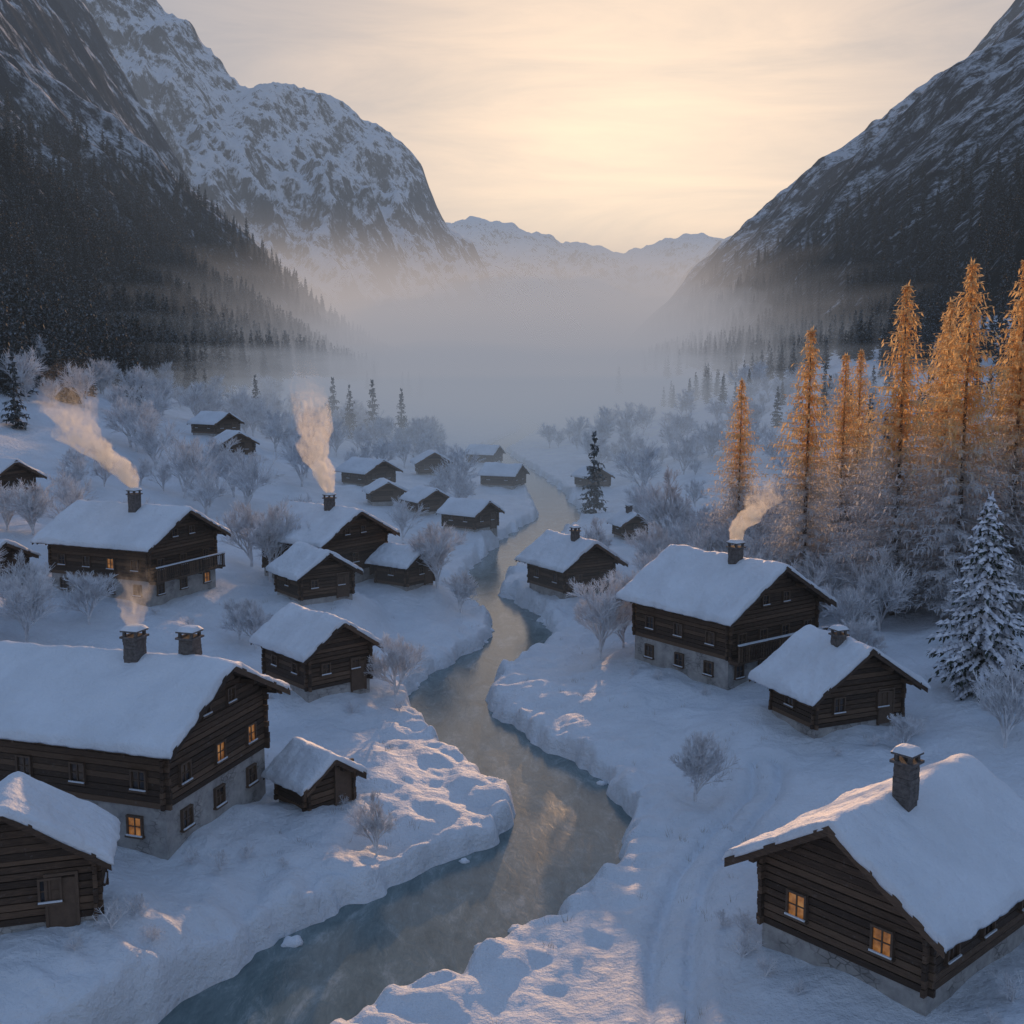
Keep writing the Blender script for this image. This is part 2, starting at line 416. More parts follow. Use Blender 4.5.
make_mtn('mountain', ridge_fn([(-2000, 760), (-700, 700), (-230, 560), (-60, 450), (120, 310), (270, 180), (420, 100), (520, 170), (640, 370), (760, 500), (1300, 700), (2200, 800)], 4200, .45, 111, 150),
         -1900, 2100, 380, 3400, 5000, 180, mountain_mat('mountain_mid', 150, 0))

# ------------------------------------------------------------------ trees
def diamond(v, f, base, d, side, L, w):
    k = len(v); m_ = base+d*L*.45
    v += [base, m_+side*w, base+d*L, m_-side*w]; f.append((k, k+1, k+2, k+3))
def conifer_mesh(name, H, R, whorls, nb, steps, tw_l, tw_w, droop, mats, seed, snow=0.0, start=.08, power=.85, trunk_r=.25, lo=.6):
    rnd = random.Random(seed); v = []; f = []; mi = []
    mb = MB(); pts = [(0, 0, H*i/8) for i in range(9)]
    for i in range(8): mb.tube(pts[i], pts[i+1], trunk_r*(1-i/8)+.015, trunk_r*(1-(i+1)/8)+.015, 6)
    v = [Vector(p) for p in mb.v]; f = list(mb.f); mi = [0]*len(f)
    for wv in range(whorls):
        h0 = start+(1-start)*((wv+rnd.uniform(-.3, .3))/whorls)
        h0 = min(max(h0, .03), .985)
        n = max(3, int(nb*(.5+.5*(1-h0))))
        a0 = rnd.uniform(0, 6.28)
        for j in range(n):
            h = min(.985, max(.02, h0+rnd.uniform(-.8, .8)/whorls))
            rr = R*((1-h)**power)*(.55+.45*min(1, h/.2))+.12
            a = a0+6.283*j/n+rnd.uniform(-.3, .3); bl = rr*rnd.uniform(lo, 1.15)
            if rnd.random() < .06: continue
            out = Vector((math.cos(a), math.sin(a), 0)); sd = Vector((-out.y, out.x, 0))
            p = Vector((0, 0, h*H)); st = max(2, int(steps*bl/R+1.5)); seg = bl/st
            pend = []
            for k in range(st):
                t = (k+1)/st
                slope = .25-droop*t*(1.2-h*.5)+(.35*droop if t > .8 else 0)
                dirv = (out+Vector((0, 0, slope))+sd*rnd.uniform(-.12, .12)).normalized()
                q = p+dirv*seg; pend.append((p, q, dirv, t)); p = q
            for (p0, p1, dv, t) in pend:
                for sgn in (-1, 1):
                    for u in (.25, .75):
                        b0 = p0.lerp(p1, u+rnd.uniform(-.2, .2))
                        d = (dv*rnd.uniform(.5, 1)+sd*sgn*rnd.uniform(.5, 1.1)+Vector((0, 0, rnd.uniform(-.75, .15)*(.4+droop)))).normalized()
                        s2 = d.cross(Vector((rnd.uniform(-.6, .6), rnd.uniform(-.6, .6), 1))).normalized()
                        l = tw_l*rnd.uniform(.5, 1.2)*(1.15-.55*t)*(.55+.45*(1-h))
                        diamond(v, f, b0, d, s2, l, tw_w*rnd.uniform(.6, 1.2)); mi.append(2 if rnd.random() < snow else 1)
                d = (dv*.4+Vector((rnd.uniform(-.4, .4), rnd.uniform(-.4, .4), -1))).normalized()
                s2 = d.cross(out+sd*rnd.uniform(-1, 1)).normalized()
                diamond(v, f, p0.lerp(p1, rnd.random()), d, s2, tw_l*rnd.uniform(.4, .9), tw_w); mi.append(2 if rnd.random() < snow*.5 else 1)
                if snow > 0:
                    k = len(v); w = tw_l*.42*(1.1-.5*t)*rnd.uniform(.7, 1.2); u = Vector((0, 0, .06+.05*rnd.random()))
                    v += [p0+u, (p0+p1)/2+u*1.8+sd*w-Vector((0, 0, w*.5)), p1+dv*.12+u*.3, (p0+p1)/2+u*1.8-sd*w-Vector((0, 0, w*.5)), (p0+p1)/2+u*2.6]
                    for fa in ((0, 1, 4), (1, 2, 4), (2, 3, 4), (3, 0, 4)): f.append(tuple(k+i for i in fa)); mi.append(2)
    for i in range(10):
        a = rnd.uniform(0, 6.28)
        d = Vector((math.cos(a)*.35, math.sin(a)*.35, 1)).normalized(); s2 = d.cross(Vector((math.sin(a), math.cos(a), .2))).normalized()
        diamond(v, f, Vector((0, 0, H*(.955+.03*rnd.random()))), d, s2, tw_l*.8, tw_w*.8); mi.append(2 if snow > .3 else 1)
    me = bpy.data.meshes.new(name); me.from_pydata([tuple(q) for q in v], [], f)
    for mm in mats: me.materials.append(mm)
    me.polygons.foreach_set('material_index', mi); me.update(); return me
def bare_tree_mesh(name, H, seed, spread=.55, levels=4, kids=(9, 8, 7, 6), mat=M_FROST, rmin=.010):
    rnd = random.Random(seed); mb = MB()
    def grow(p, d, L, r, lv):
        seg = 3 if lv < 2 else (2 if lv < 4 else 1)
        q = p; pts = [p]
        for i in range(seg):
            d = (d+Vector((rnd.uniform(-1, 1), rnd.uniform(-1, 1), rnd.uniform(-.6, .9)))*.16).normalized()
            q = q+d*L/seg; pts.append(q)
        r = max(r, rmin*H/5)
        rm = [r*(1-.5*i/seg) for i in range(seg+1)]
        for i in range(seg): mb.tube(pts[i], pts[i+1], rm[i], rm[i+1], 5 if lv == 0 else 3)
        if lv >= levels: return
        n = kids[lv]
        for i in range(n):
            t = rnd.uniform(.28, 1.0) if lv else rnd.uniform(.25, 1.0)
            k = min(int(t*seg), seg-1); b0 = pts[k].lerp(pts[k+1], t*seg-k)
            a = rnd.uniform(0, 6.28)
            perp = d.orthogonal().normalized(); perp = Matrix.Rotation(a, 3, d)@perp
            ang = spread*rnd.uniform(.6, 1.4)
            nd = (d*math.cos(ang)+perp*math.sin(ang)+Vector((0, 0, .12))).normalized()
            grow(b0, nd, L*rnd.uniform(.45, .68)*(1.15-.35*t), r*.55, lv+1)
    grow(Vector((0, 0, -.2)), Vector((0, 0, 1)), H*.5, H*.018, 0)
    for i in range(3):
        a = rnd.uniform(0, 6.28); grow(Vector((0, 0, H*.1)), Vector((math.cos(a)*.5, math.sin(a)*.5, 1)).normalized(), H*.42, H*.012, 1)
    me = bpy.data.meshes.new(name); me.from_pydata(mb.v, [], mb.f); me.materials.append(mat); me.update(); return me

def place(name, me, x, y, s=1, rot=None, dz=-.15, sq=1):
    ob = bpy.data.objects.new(name, me); COL.objects.link(ob)
    zz = float(ground_h(np.array([x]), np.array([y]), False)[0])
    ob.location = (x, y, zz+dz); ob.rotation_euler = (0, 0, random.uniform(0, 6.28) if rot is None else rot)
    ob.scale = (s, s, s*sq); return ob
larch = [conifer_mesh('larch_mesh', 24, 6.3, 56, 20, 9, .80, .07, .36, [M_TRUNK, M_LARCH], 100+i, 0, .05, .85, .22, .40) for i in range(3)]
LARCH = [(31.2, 76, 30.0), (28.6, 81, 28.9), (24.2, 90, 26.0), (21.8, 105, 21.7), (33, 105, 24.5), (35.8, 78, 30.5), (33.8, 86, 28.0), (41, 88, 30.5),
         (29.5, 98, 24), (37.5, 96, 27.5), (45, 97, 29.5), (39, 74.5, 30)]
for i, (x, y, top) in enumerate(LARCH):
    g = float(ground_h(np.array([x]), np.array([y]), False)[0])
    place('golden_larch_tree', larch[i % 3], x, y, (top-g)/24.4)
spruce = conifer_mesh('spruce_mesh', 11, 3.3, 30, 12, 8, .6, .10, .7, [M_TRUNK, M_SPRUCE, M_SPSNOW], 5, .62, .03, .9, .18)
place('snowy_spruce_tree', spruce, 27.3, 62.3, 1.05)
fir = [conifer_mesh('forest_conifer_mesh', 20, 4.2, 16, 7, 3, 1.9, .38, .6, [M_TRUNK, M_FOREST], 200+i, 0, .05, .85, .22) for i in range(3)]
bare = [bare_tree_mesh('bare_tree_mesh', 5.0, 300+i) for i in range(3)]
shrub = [bare_tree_mesh('shrub_mesh', 1.6, 320+i, .8, 3, (8, 6, 5)) for i in range(2)]
thick = [bare_tree_mesh('thicket_mesh', 5.0, 340+i, .6, 3, (9, 8, 9), rmin=.018) for i in range(3)]
BT = [(8.9, 51.2, 4.8), (-7.2, 66.5, 5.6), (-5.9, 45.6, 3.4), (-6.6, 96, 8.2), (6.2, 75, 8), (26, 76, 7), (-18.5, 77.5, 5), (-33, 73, 7), (25.5, 55, 5.6),
      (-21.5, 96.5, 9.5), (-31, 79, 5.5), (17, 118, 10.5), (13, 101, 8), (-20, 79, 4.4), (-36, 79, 5.5), (-8.5, 105, 7), (12.5, 92, 7), (10, 84, 5.5), (-25, 104, 8.5),
      (22, 67.5, 4.4), (8, 107, 7), (-4.5, 93, 5), (20.5, 55.5, 2.8), (29, 69, 5.5), (8.2, 79, 6), (9.5, 88, 6.5)]
for i, (x, y, h) in enumerate(BT): place('frosted_bare_tree', bare[i % 3], x, y, h/5.0)
SH = [(-13.4, 37.2, 1.1), (-12.6, 36.3, .8), (-13.2, 43.2, .9), (-11.2, 44.2, .8), (-9.6, 43.8, .6), (8.2, 36.6, 1), (7.6, 37.6, .8), (9, 32.6, .7), (8.3, 33.8, .9), (7.9, 70, .9), (9.4, 68.5, .8),
      (12, 66, .8), (19, 55.6, .9), (21.5, 57.5, 1.2), (16.8, 55, .7), (-9.5, 63.4, 1), (-14.5, 64, .8), (15.3, 31.4, 1.1), (14.1, 30.2, .7), (-20, 44.6, .7), (-8, 50, .7), (22, 51, 1.1), (-14.6, 34.6, .8),
      (-13.9, 36.0, 1.2), (-12.0, 43.0, 1.1), (7.8, 35.2, 1.2), (-6.8, 64.5, .9), (-24, 80, 1), (-27, 81.5, .9)]
for i, (x, y, s) in enumerate(SH): place('frosted_shrub', shrub[i % 2], x, y, s*1.1, sq=.8)
gxs = np.concatenate([np.random.uniform(-22, 26, 700), np.random.uniform(-14, 22, 300)]); gys = np.concatenate([np.random.uniform(32, 95, 700), np.random.uniform(32, 60, 300)])
keep = (river_dist(gxs, gys) > .9) & (fbm(gxs/5, gys/5, 2, 77) > .12); gxs = gxs[keep]; gys = gys[keep]; gzs = ground_h(gxs, gys)
V = []; F = []
for x, y, z in zip(gxs, gys, gzs):
    for k in range(random.randint(5, 12)):
        a = random.uniform(0, 6.28); r = random.uniform(0, .22); l = random.uniform(.12, .38); t = random.uniform(.1, .7)
        bx_, by_ = x+math.cos(a)*r, y+math.sin(a)*r; dx, dy = math.cos(a)*t*l, math.sin(a)*t*l
        n = len(V); w_ = .011
        V += [(bx_-dy/l*w_, by_+dx/l*w_-.004, z-.05), (bx_+w_, by_-w_, z-.05), (bx_+dx, by_+dy, z+l)]; F.append((n, n+1, n+2))
obj_from('frosted_grass', V, F, M_GRASS)

def instancer(name, me, pts):
    v = []; f = []
    for (x, y, z, s, a) in pts:
        k = len(v); c = math.cos(a)*s*.5; d = math.sin(a)*s*.5
        v += [(x+c-d, y+d+c, z), (x-c-d, y-d+c, z), (x-c+d, y-d-c, z), (x+c+d, y+d-c, z)]; f.append((k, k+1, k+2, k+3))
    p = obj_from(name, v, f, M_FOREST)
    p.instance_type = 'FACES'; p.use_instance_faces_scale = True; p.instance_faces_scale = 1
    p.show_instancer_for_render = False; p.show_instancer_for_viewport = False
    c = bpy.data.objects.new(name+'_tree', me); COL.objects.link(c); c.parent = p
    return p
def scatter(n, x0, x1, y0, y1, fn, smin, smax, mask=None, ztop=1e9, ypow=1.0):
    xs = np.random.uniform(x0, x1, n); ys = y0+(y1-y0)*np.random.rand(n)**ypow
    zs = fn(xs, ys); k = np.ones(n, bool)
    if mask is not None: k &= mask(xs, ys, zs)
    k &= zs < ztop*(.6+.8*np.random.rand(n))
    s = np.random.uniform(smin, smax, n)
    return [(xs[i], ys[i], zs[i]-.3, s[i], np.random.uniform(0, 6.28)) for i in np.where(k)[0]]
gl = lambda x, y: np.maximum(ground_h(x, y, False), left_h(x, y))
gr = lambda x, y: np.maximum(ground_h(x, y, False), right_h(x, y))
def hs(xs, ys):
    k = np.ones(len(xs), bool)
    for h in HOUSES: k &= np.hypot(xs-h['c'][0], ys-h['c'][1]) > 9
    return k
P = scatter(11000, -330, -78, 150, 1100, gl, .35, .75, lambda x, y, z: fbm(x/45, y/45, 2, 5) > -.3, 130, 1.2)
P += scatter(700, -115, -56, 120, 420, gl, .3, .65, lambda x, y, z: (-x > 54+y*.08+fbm(x/20, y/20, 2, 7)*22) & hs(x, y))
P += scatter(5500, 90, 300, 150, 1200, gr, .3, .65, lambda x, y, z: fbm(x/45, y/45, 2, 6) > -.3, 90, 1.2)
P += scatter(120, 55, 110, 120, 420, gr, .3, .55, lambda x, y, z: x > 52+fbm(x/20, y/20, 2, 8)*10)
P += scatter(200, -140, 140, 500, 1200, gr, .4, .7, lambda x, y, z: np.abs(x) > 50)
for (x, y, h) in [(12, 160, 12), (-40, 272, 13), (-36, 285, 15), (-47, 290, 14), (-30, 300, 14), (-58, 250, 11)]:
    P.append((x, y, float(gl(np.array([x*1.]), np.array([y*1.]))[0])-.3, h/20, x))
random.shuffle(P)
for i in range(3): instancer('conifer_forest', fir[i], P[i::3])
Q = scatter(300, 17, 48, 74, 125, gr, .8, 1.6, lambda x, y, z: hs(x, y) & (river_dist(x, y) > 9))
Q += scatter(480, -85, 75, 118, 330, gl, .9, 2.3, lambda x, y, z: hs(x, y) & (river_dist(x, y) > 10) & (fbm(x/18, y/18, 2, 15) > -.15))
Q += scatter(110, -66, -34, 62, 116, gl, .7, 1.5, lambda x, y, z: hs(x, y))
for i in range(3): instancer('frosted_thicket', thick[i], Q[i::3])

# ------------------------------------------------------------------ houses
def window(mbf, mbp, cx, cz, w, h, axis, sgn, off, lit):
    def bx(mb, a0, a1, z0, z1, d0, d1, m=0):
        lo, hi = sorted((off+sgn*d0, off+sgn*d1))
        if axis == 'x': mb.box(lo, hi, a0, a1, z0, z1, m)
        else: mb.box(a0, a1, lo, hi, z0, z1, m)
    t = .08
    bx(mbp, cx-w/2, cx+w/2, cz-h/2, cz+h/2, -.05, .055, 1 if lit else 0)
    bx(mbf, cx-w/2-t, cx-w/2, cz-h/2, cz+h/2, -.05, .14)
    bx(mbf, cx+w/2, cx+w/2+t, cz-h/2, cz+h/2, -.05, .14)
    bx(mbf, cx-w/2-t, cx+w/2+t, cz+h/2, cz+h/2+t, -.05, .15)
    bx(mbf, cx-w/2-t-.05, cx+w/2+t+.05, cz-h/2-t, cz-h/2, -.05, .20)
    bx(mbf, cx-.025, cx+.025, cz-h/2, cz+h/2, .056, .095)
    bx(mbf, cx-w/2, cx-.026, cz-.02, cz+.02, .057, .09)
    bx(mbf, cx+.026, cx+w/2, cz-.02, cz+.02, .057, .09)
    bx(mbf, cx-w/2-t, cx+w/2+t, cz-h/2+.002, cz-h/2+.06, .142, .195, 1)
def house(h, idx):
    rnd = random.Random(idx*13+5)
    L, W, zb = h['L'], h['W'], h['zb']; oh = h.get('oh', .9 if W > 5 else .6)
    m_ = (h['zr']-h['ze'])/(W/2+oh); zr = h['zr']-zb
    TS, TR = .28, .15
    Hw = zr-TS-TR-m_*W/2
    fh = h['fh']; far = math.hypot(*h['c']) > 115
    e = bpy.data.objects.new(h['n'], None); COL.objects.link(e)
    e.location = (*h['c'], zb); e.rotation_euler = (0, 0, math.atan2(h['d'][1], h['d'][0]))
    mb = MB(); mb.box(-L/2+.02, L/2-.02, -W/2+.02, W/2-.02, -2.5, fh); mb.obj('foundation', M_PLASTER, e)
    mb = MB(); lh = .27; z = fh; k = 0
    mb.box(-L/2+.08, L/2-.08, -W/2+.08, W/2-.08, fh, Hw)
    k0 = len(mb.v); mb.v += [(x, y, z_) for x in (-L/2+.08, L/2-.08) for (y, z_) in ((-W/2+.1, Hw), (W/2-.1, Hw), (0, Hw+m_*W/2-.05))]
    mb.f += [(k0, k0+2, k0+1), (k0+3, k0+4, k0+5), (k0, k0+3, k0+5, k0+2), (k0+1, k0+2, k0+5, k0+4), (k0, k0+1, k0+4, k0+3)]; mb.m += [0]*5
    while z < Hw-.05:
        z1 = min(z+lh-.025, Hw); o1 = .02+rnd.uniform(0, .035); ex = .22+rnd.uniform(-.04, .06)
        for s in (-1, 1):
            a, b_ = sorted((s*(W/2-.1), s*(W/2+o1)))
            mb.box(-L/2-ex, L/2+ex, a, b_, z, z1)
            zz0, zz1 = z+.012, z1-.012
            a, b_ = sorted((s*(L/2-.1), s*(L/2+o1)))
            mb.box(a, b_, -W/2-ex+.03, W/2+ex-.03, zz0, zz1)
        z += lh; k += 1
    z = Hw
    while z < Hw+m_*W/2-.25:
        hw = (W/2)*(1-(z+lh-Hw)/(m_*W/2))+.05
        if hw > .1:
            for s in (-1, 1):
                a, b_ = sorted((s*(L/2-.1), s*(L/2+.03+rnd.uniform(0, .03))))
                mb.box(a, b_, -hw, hw, z+.005, z+lh-.02)
        z += lh
    mb.obj('log_walls', M_WOOD, e)
    mb = MB(); Hf = W/2+oh; zt = zr-TS
    for s in (-1, 1):
        x0, x1 = -L/2-oh, L/2+oh
        p = [(x0, 0, zt-TR), (x1, 0, zt-TR), (x1, s*Hf, zt-TR-m_*Hf), (x0, s*Hf, zt-TR-m_*Hf), (x0, 0, zt), (x1, 0, zt), (x1, s*Hf, zt-m_*Hf), (x0, s*Hf, zt-m_*Hf)]
        mb.hexa(p)
        if not far:
            n = int(L/0.8)
            for i in range(n+1):
                x = -L/2-.5+(L+1.0)*i/n; y0, y1 = W/2*.9, Hf-.08
                mb.hexa([(x-.06, s*y0, zt-TR-.17-m_*y0), (x+.06, s*y0, zt-TR-.17-m_*y0), (x+.06, s*y1, zt-TR-.15-m_*y1), (x-.06, s*y1, zt-TR-.15-m_*y1),
                         (x-.06, s*y0, zt-TR-.003-m_*y0), (x+.06, s*y0, zt-TR-.003-m_*y0), (x+.06, s*y1, zt-TR-.003-m_*y1), (x-.06, s*y1, zt-TR-.003-m_*y1)])
        for g in (-1, 1):
            x0, x1 = sorted((g*(L/2+oh+.003), g*(L/2+oh+.05)))
            mb.hexa([(x0, 0, zt-.30), (x1, 0, zt-.30), (x1, s*(Hf+.02), zt-.30-m_*Hf), (x0, s*(Hf+.02), zt-.30-m_*Hf),
                     (x0, 0, zt+.03), (x1, 0, zt+.03), (x1, s*(Hf+.02), zt+.03-m_*Hf), (x0, s*(Hf+.02), zt+.03-m_*Hf)])
    for yy in (0, -W*.25, W*.25, -W*.49, W*.49):
        zc = zt-TR-m_*abs(yy)-.02
        for g in (-1, 1):
            x0, x1 = sorted((g*(L/2-.05), g*(L/2+oh-.1))); mb.box(x0, x1, yy-.1, yy+.1, zc-.24, zc-.03)
    mb.obj('roof', M_WOOD, e)
    nx = 72 if not far else 20; ny = 56 if not far else 16
    gl_ = np.linspace(-1, 1, nx); xs = (L/2+oh+.08)*np.sign(gl_)*(1-(1-np.abs(gl_))**1.3)
    gt = np.linspace(-1, 1, ny); ts = (Hf+.10)*np.sign(gt)*(1-(1-np.abs(gt))**1.3)
    XS, TSs = np.meshgrid(xs, ts)
    sd = idx*3.7
    dE = np.minimum(L/2+oh+.08-np.abs(XS), Hf+.10-np.abs(TSs)); r_ = .2
    ed = np.sqrt(np.clip(1-(1-np.clip(dE/r_, 0, 1))**2, 0, 1))
    nz = fbm(XS/2.0+sd, TSs/2.0, 3, 3)*.22+fbm(XS/.6+sd, TSs/.6, 3, 4)*.08
    th = (TS*.95+nz)*(.12+.88*ed)
    wob = fbm(XS/.8+sd, TSs/.8+5, 3, 7)*.16
    XX = XS+np.where(np.abs(gl_)[None] > .97, wob, 0); YY = TSs+np.where(np.abs(gt)[:, None] > .97, wob, 0)
    ridge = zt-m_*(np.sqrt(TSs**2+.18**2)-.04)
    top = ridge+th-.02*(1-ed); bot = zt-m_*np.abs(TSs)+.004-(1-ed)*.05
    V = list(zip(XX.ravel(), YY.ravel(), top.ravel()))+list(zip(XX.ravel(), YY.ravel(), bot.ravel()))
    F = []; o = nx*ny
    for j in range(ny-1):
        for i in range(nx-1):
            a = j*nx+i; F.append((a, a+1, a+nx+1, a+nx)); F.append((o+a, o+a+nx, o+a+nx+1, o+a+1))
    rim = [i for i in range(nx)]+[j*nx+nx-1 for j in range(1, ny)]+[(ny-1)*nx+i for i in range(nx-2, -1, -1)]+[j*nx for j in range(ny-2, 0, -1)]
    for i in range(len(rim)):
        a, b_ = rim[i], rim[(i+1) % len(rim)]; F.append((a, a+o, b_+o, b_))
    obj_from('snow_blanket', V, F, M_RSNOW, e, True)
    wf = MB(); wp = MB(); lit = h['lit']
    ww, wh = (.62, .8) if W > 5 else (.5, .6)
    rows = []
    if fh > 1.5: rows.append((fh*.55, 'f'))
    z0 = fh+1.15
    if Hw-fh > 1.5: rows.append((z0 if Hw-z0 > .5 else (fh+Hw)/2, 'w'))
    for (zc, kind) in rows:
        if zc+wh/2 > Hw-.1: zc = Hw-.15-wh/2
        offx = L/2+(.03 if kind == 'w' else -.02); offy = W/2+(.03 if kind == 'w' else -.02)
        nS = max(1, int(L/2.4)); nG = max(1, int(W/2.1))
        for s in (-1, 1):
            for i in range(nS):
                window(wf, wp, -L/2+L*(i+.5)/nS+rnd.uniform(-.2, .2), zc, ww, wh, 'y', s, offy*s, rnd.random() < lit and not h.get('gable_only'))
            for i in range(nG):
                window(wf, wp, -W/2+W*(i+.5)/nG+rnd.uniform(-.1, .1), zc, ww, wh, 'x', s, offx*s, rnd.random() < lit)
    if W > 7:
        for s in (-1, 1):
            for yy in (-1.0, 1.0):
                window(wf, wp, yy, Hw+.45, .5, .6, 'x', s, (L/2+.03)*s, rnd.random() < lit*.6)
    if fh < 1.5 and not h.get('gable_only'):
        d0 = W*.30
        wf.box(L/2-.02, L/2+.09, d0-.45, d0+.45, .25, 2.05); wf.box(L/2-.02, L/2+.13, d0-.55, d0-.452, .2, 2.15); wf.box(L/2-.02, L/2+.13, d0+.452, d0+.55, .2, 2.15); wf.box(L/2-.02, L/2+.14, d0-.55, d0+.55, 2.152, 2.26)
    wf.obj('window_frames', [M_FRAME, M_RSNOW], e); wp.obj('window_panes', [M_GLASS, M_LIT], e)
    if h.get('balc'):
        mb = MB(); zf = fh+.05; x0 = L/2+.06; x1 = L/2+.95
        mb.box(x0, x1, -W/2-.1, W/2+.1, zf-.12, zf); mb.box(x1-.08, x1-.01, -W/2-.1, W/2+.1, zf+.92, zf+1.0)
        n = int(W/.22)
        for i in range(n+1):
            y = -W/2+W*i/n; mb.box(x1-.065, x1-.025, y-.05, y+.05, zf+.003, zf+.917)
        for i in range(4):
            y = -W/2+.1+(W-.2)*i/3; mb.box(x1-.19, x1-.085, y-.06, y+.06, zf+.003, zf+1.05); mb.box(x0+.0, x1-.2, y-.07, y+.07, zf-.28, zf-.123)
        mb.obj('balcony', M_WOOD, e)
        mb = MB(); mb.box(x1-.12, x1+.03, -W/2-.1, W/2+.1, zf+1.053, zf+1.14); mb.obj('balcony_snow', M_RSNOW, e)
    for (cx, cy) in h['ch']:
        mb = MB(); zc0 = zt-m_*abs(cy)-.3; hc = h.get('hc', 1.2); wd_ = .36 if W > 6.5 else .3
        z = zc0
        top = zt-m_*abs(cy)+TS+hc-.35
        while z < top:
            s1 = wd_+rnd.uniform(-.025, .02); s2 = wd_+rnd.uniform(-.025, .02)
            mb.box(cx-s1, cx+s1, cy-s2, cy+s2, z, z+.155); z += .16
        mb.box(cx-wd_-.1, cx+wd_+.1, cy-wd_-.1, cy+wd_+.1, z, z+.09); z += .093
        for sx in (-1, 1):
            for sy in (-1, 1): mb.box(cx+sx*(wd_-.06)-.06, cx+sx*(wd_-.06)+.06, cy+sy*(wd_-.06)-.06, cy+sy*(wd_-.06)+.06, z, z+.2)
        z += .203; mb.box(cx-wd_-.08, cx+wd_+.08, cy-wd_-.08, cy+wd_+.08, z, z+.07); z += .07
        mb.obj('chimney', M_STONE, e)
        V = []; F = []; n = 9
        for j in range(n):
            for i in range(n):
                u = -1+2*i/(n-1); w = -1+2*j/(n-1); q = (1-u**4)*(1-w**4)
                V.append((cx+u*(wd_+.09), cy+w*(wd_+.09), z+.003+.2*q**.5))
        for j in range(n-1):
            for i in range(n-1): a = j*n+i; F.append((a, a+1, a+n+1, a+n))
        obj_from('chimney_snow', V, F, M_RSNOW, e, True)
        h.setdefault('chtop', []).append((e.matrix_basis@Vector((cx, cy, z+.1))))
    return e
for i, h in enumerate(HOUSES): house(h, i)

def rocks(name, pts):
    V = []; F = []; MI = []
    for (x, y, z, s) in pts:
        k = len(V); nu, nv = 14, 9; sd = x*3.1+y
        for j in range(nv+1):
            for i in range(nu):
                a = 2*math.pi*i/nu; b_ = -math.pi/2+math.pi*j/nv
                d = Vector((math.cos(a)*math.cos(b_), math.sin(a)*math.cos(b_)*.85, math.sin(b_)*.62))
                r = s*(1+.35*float(pn(d.x*1.4+sd, d.y*1.4+d.z*2, 3)))
                V.append((x+d.x*r, y+d.y*r, z+d.z*r))
        for j in range(nv):
            for i in range(nu):
                i2 = (i+1) % nu; F.append((k+j*nu+i, k+j*nu+i2, k+(j+1)*nu+i2, k+(j+1)*nu+i)); MI.append(1 if j >= 4 else 0)
    obj_from(name, V, F, [M_ROCK, M_RSNOW], None, True, MI)
pts = []
for i in range(30):
    y = random.uniform(36, 95); s = random.choice((-1, 1)); k = np.interp(y, yd, wd); xx = float(np.interp(y, yd, xd)+s*(k+random.uniform(.35, .9)))
    pts.append((xx, y, .0, random.uniform(.2, .5)))
pts += [(-10.6, 38.0, .05, .6)]
rocks('snow_capped_rocks', pts)

# ------------------------------------------------------------------ fog, haze and smoke (volumes; added emission imitates scattered light)
def air_mat(name, dens, L):
    """fog: extinction 'dens' per metre; L is a constant emitted glow imitating scattered sky and sun light"""
    m = bpy.data.materials.new(name); m.use_nodes = True; nt = m.node_tree; nt.nodes.clear()
    o = N(nt, 'ShaderNodeOutputMaterial')
    a = N(nt, 'ShaderNodeVolumeAbsorption'); a.inputs['Color'].default_value = (0, 0, 0, 1); a.inputs['Density'].default_value = dens
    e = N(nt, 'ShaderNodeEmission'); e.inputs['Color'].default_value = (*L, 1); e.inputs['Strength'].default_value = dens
    ad = N(nt, 'ShaderNodeAddShader'); nt.links.new(a.outputs[0], ad.inputs[0]); nt.links.new(e.outputs[0], ad.inputs[1])
    nt.links.new(ad.outputs[0], o.inputs['Volume']); return m
def vbox(name, x0, x1, y0, y1, z0, z1, mat):
    mb = MB(); mb.box(x0, x1, y0, y1, z0, z1); return mb.obj(name, mat)
vbox('valley_haze', -3000, 3000, -200, 8000, -60, 650, air_mat('haze', .00014, (.32, .355, .42)))
FL = (.22, .265, .34); F2 = (.28, .30, .355); F3 = (.37, .35, .37); F4 = (.50, .43, .41); F5 = (.58, .485, .44)  # emitted glow per layer, warmer far up the valley to imitate sunlit mist
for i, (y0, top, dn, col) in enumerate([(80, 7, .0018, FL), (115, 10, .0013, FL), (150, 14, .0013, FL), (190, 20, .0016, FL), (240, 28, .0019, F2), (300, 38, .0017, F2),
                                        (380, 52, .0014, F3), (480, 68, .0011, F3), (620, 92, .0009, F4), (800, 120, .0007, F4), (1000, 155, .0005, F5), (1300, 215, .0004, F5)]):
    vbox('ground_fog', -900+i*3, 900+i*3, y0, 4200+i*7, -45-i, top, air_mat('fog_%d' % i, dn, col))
def blob(name, c, r, mat, seed):
    V = []; F = []; nu, nv = 48, 24
    for j in range(nv+1):
        for i in range(nu):
            a = 2*math.pi*i/nu; b_ = -math.pi/2+math.pi*j/nv
            d = (math.cos(a)*math.cos(b_), math.sin(a)*math.cos(b_), math.sin(b_))
            k = 1+.38*float(fbm(np.array(d[0]*1.6+seed), np.array(d[1]*1.6+d[2]*1.9), 3, seed))
            V.append((c[0]+d[0]*r[0]*k, c[1]+d[1]*r[1]*k, c[2]+d[2]*r[2]*k))
    for j in range(nv):
        for i in range(nu): i2 = (i+1) % nu; F.append((j*nu+i, j*nu+i2, (j+1)*nu+i2, (j+1)*nu+i))
    return obj_from(name, V, F, mat, None, True)
fm = air_mat('fog_bank', .0035, F2)
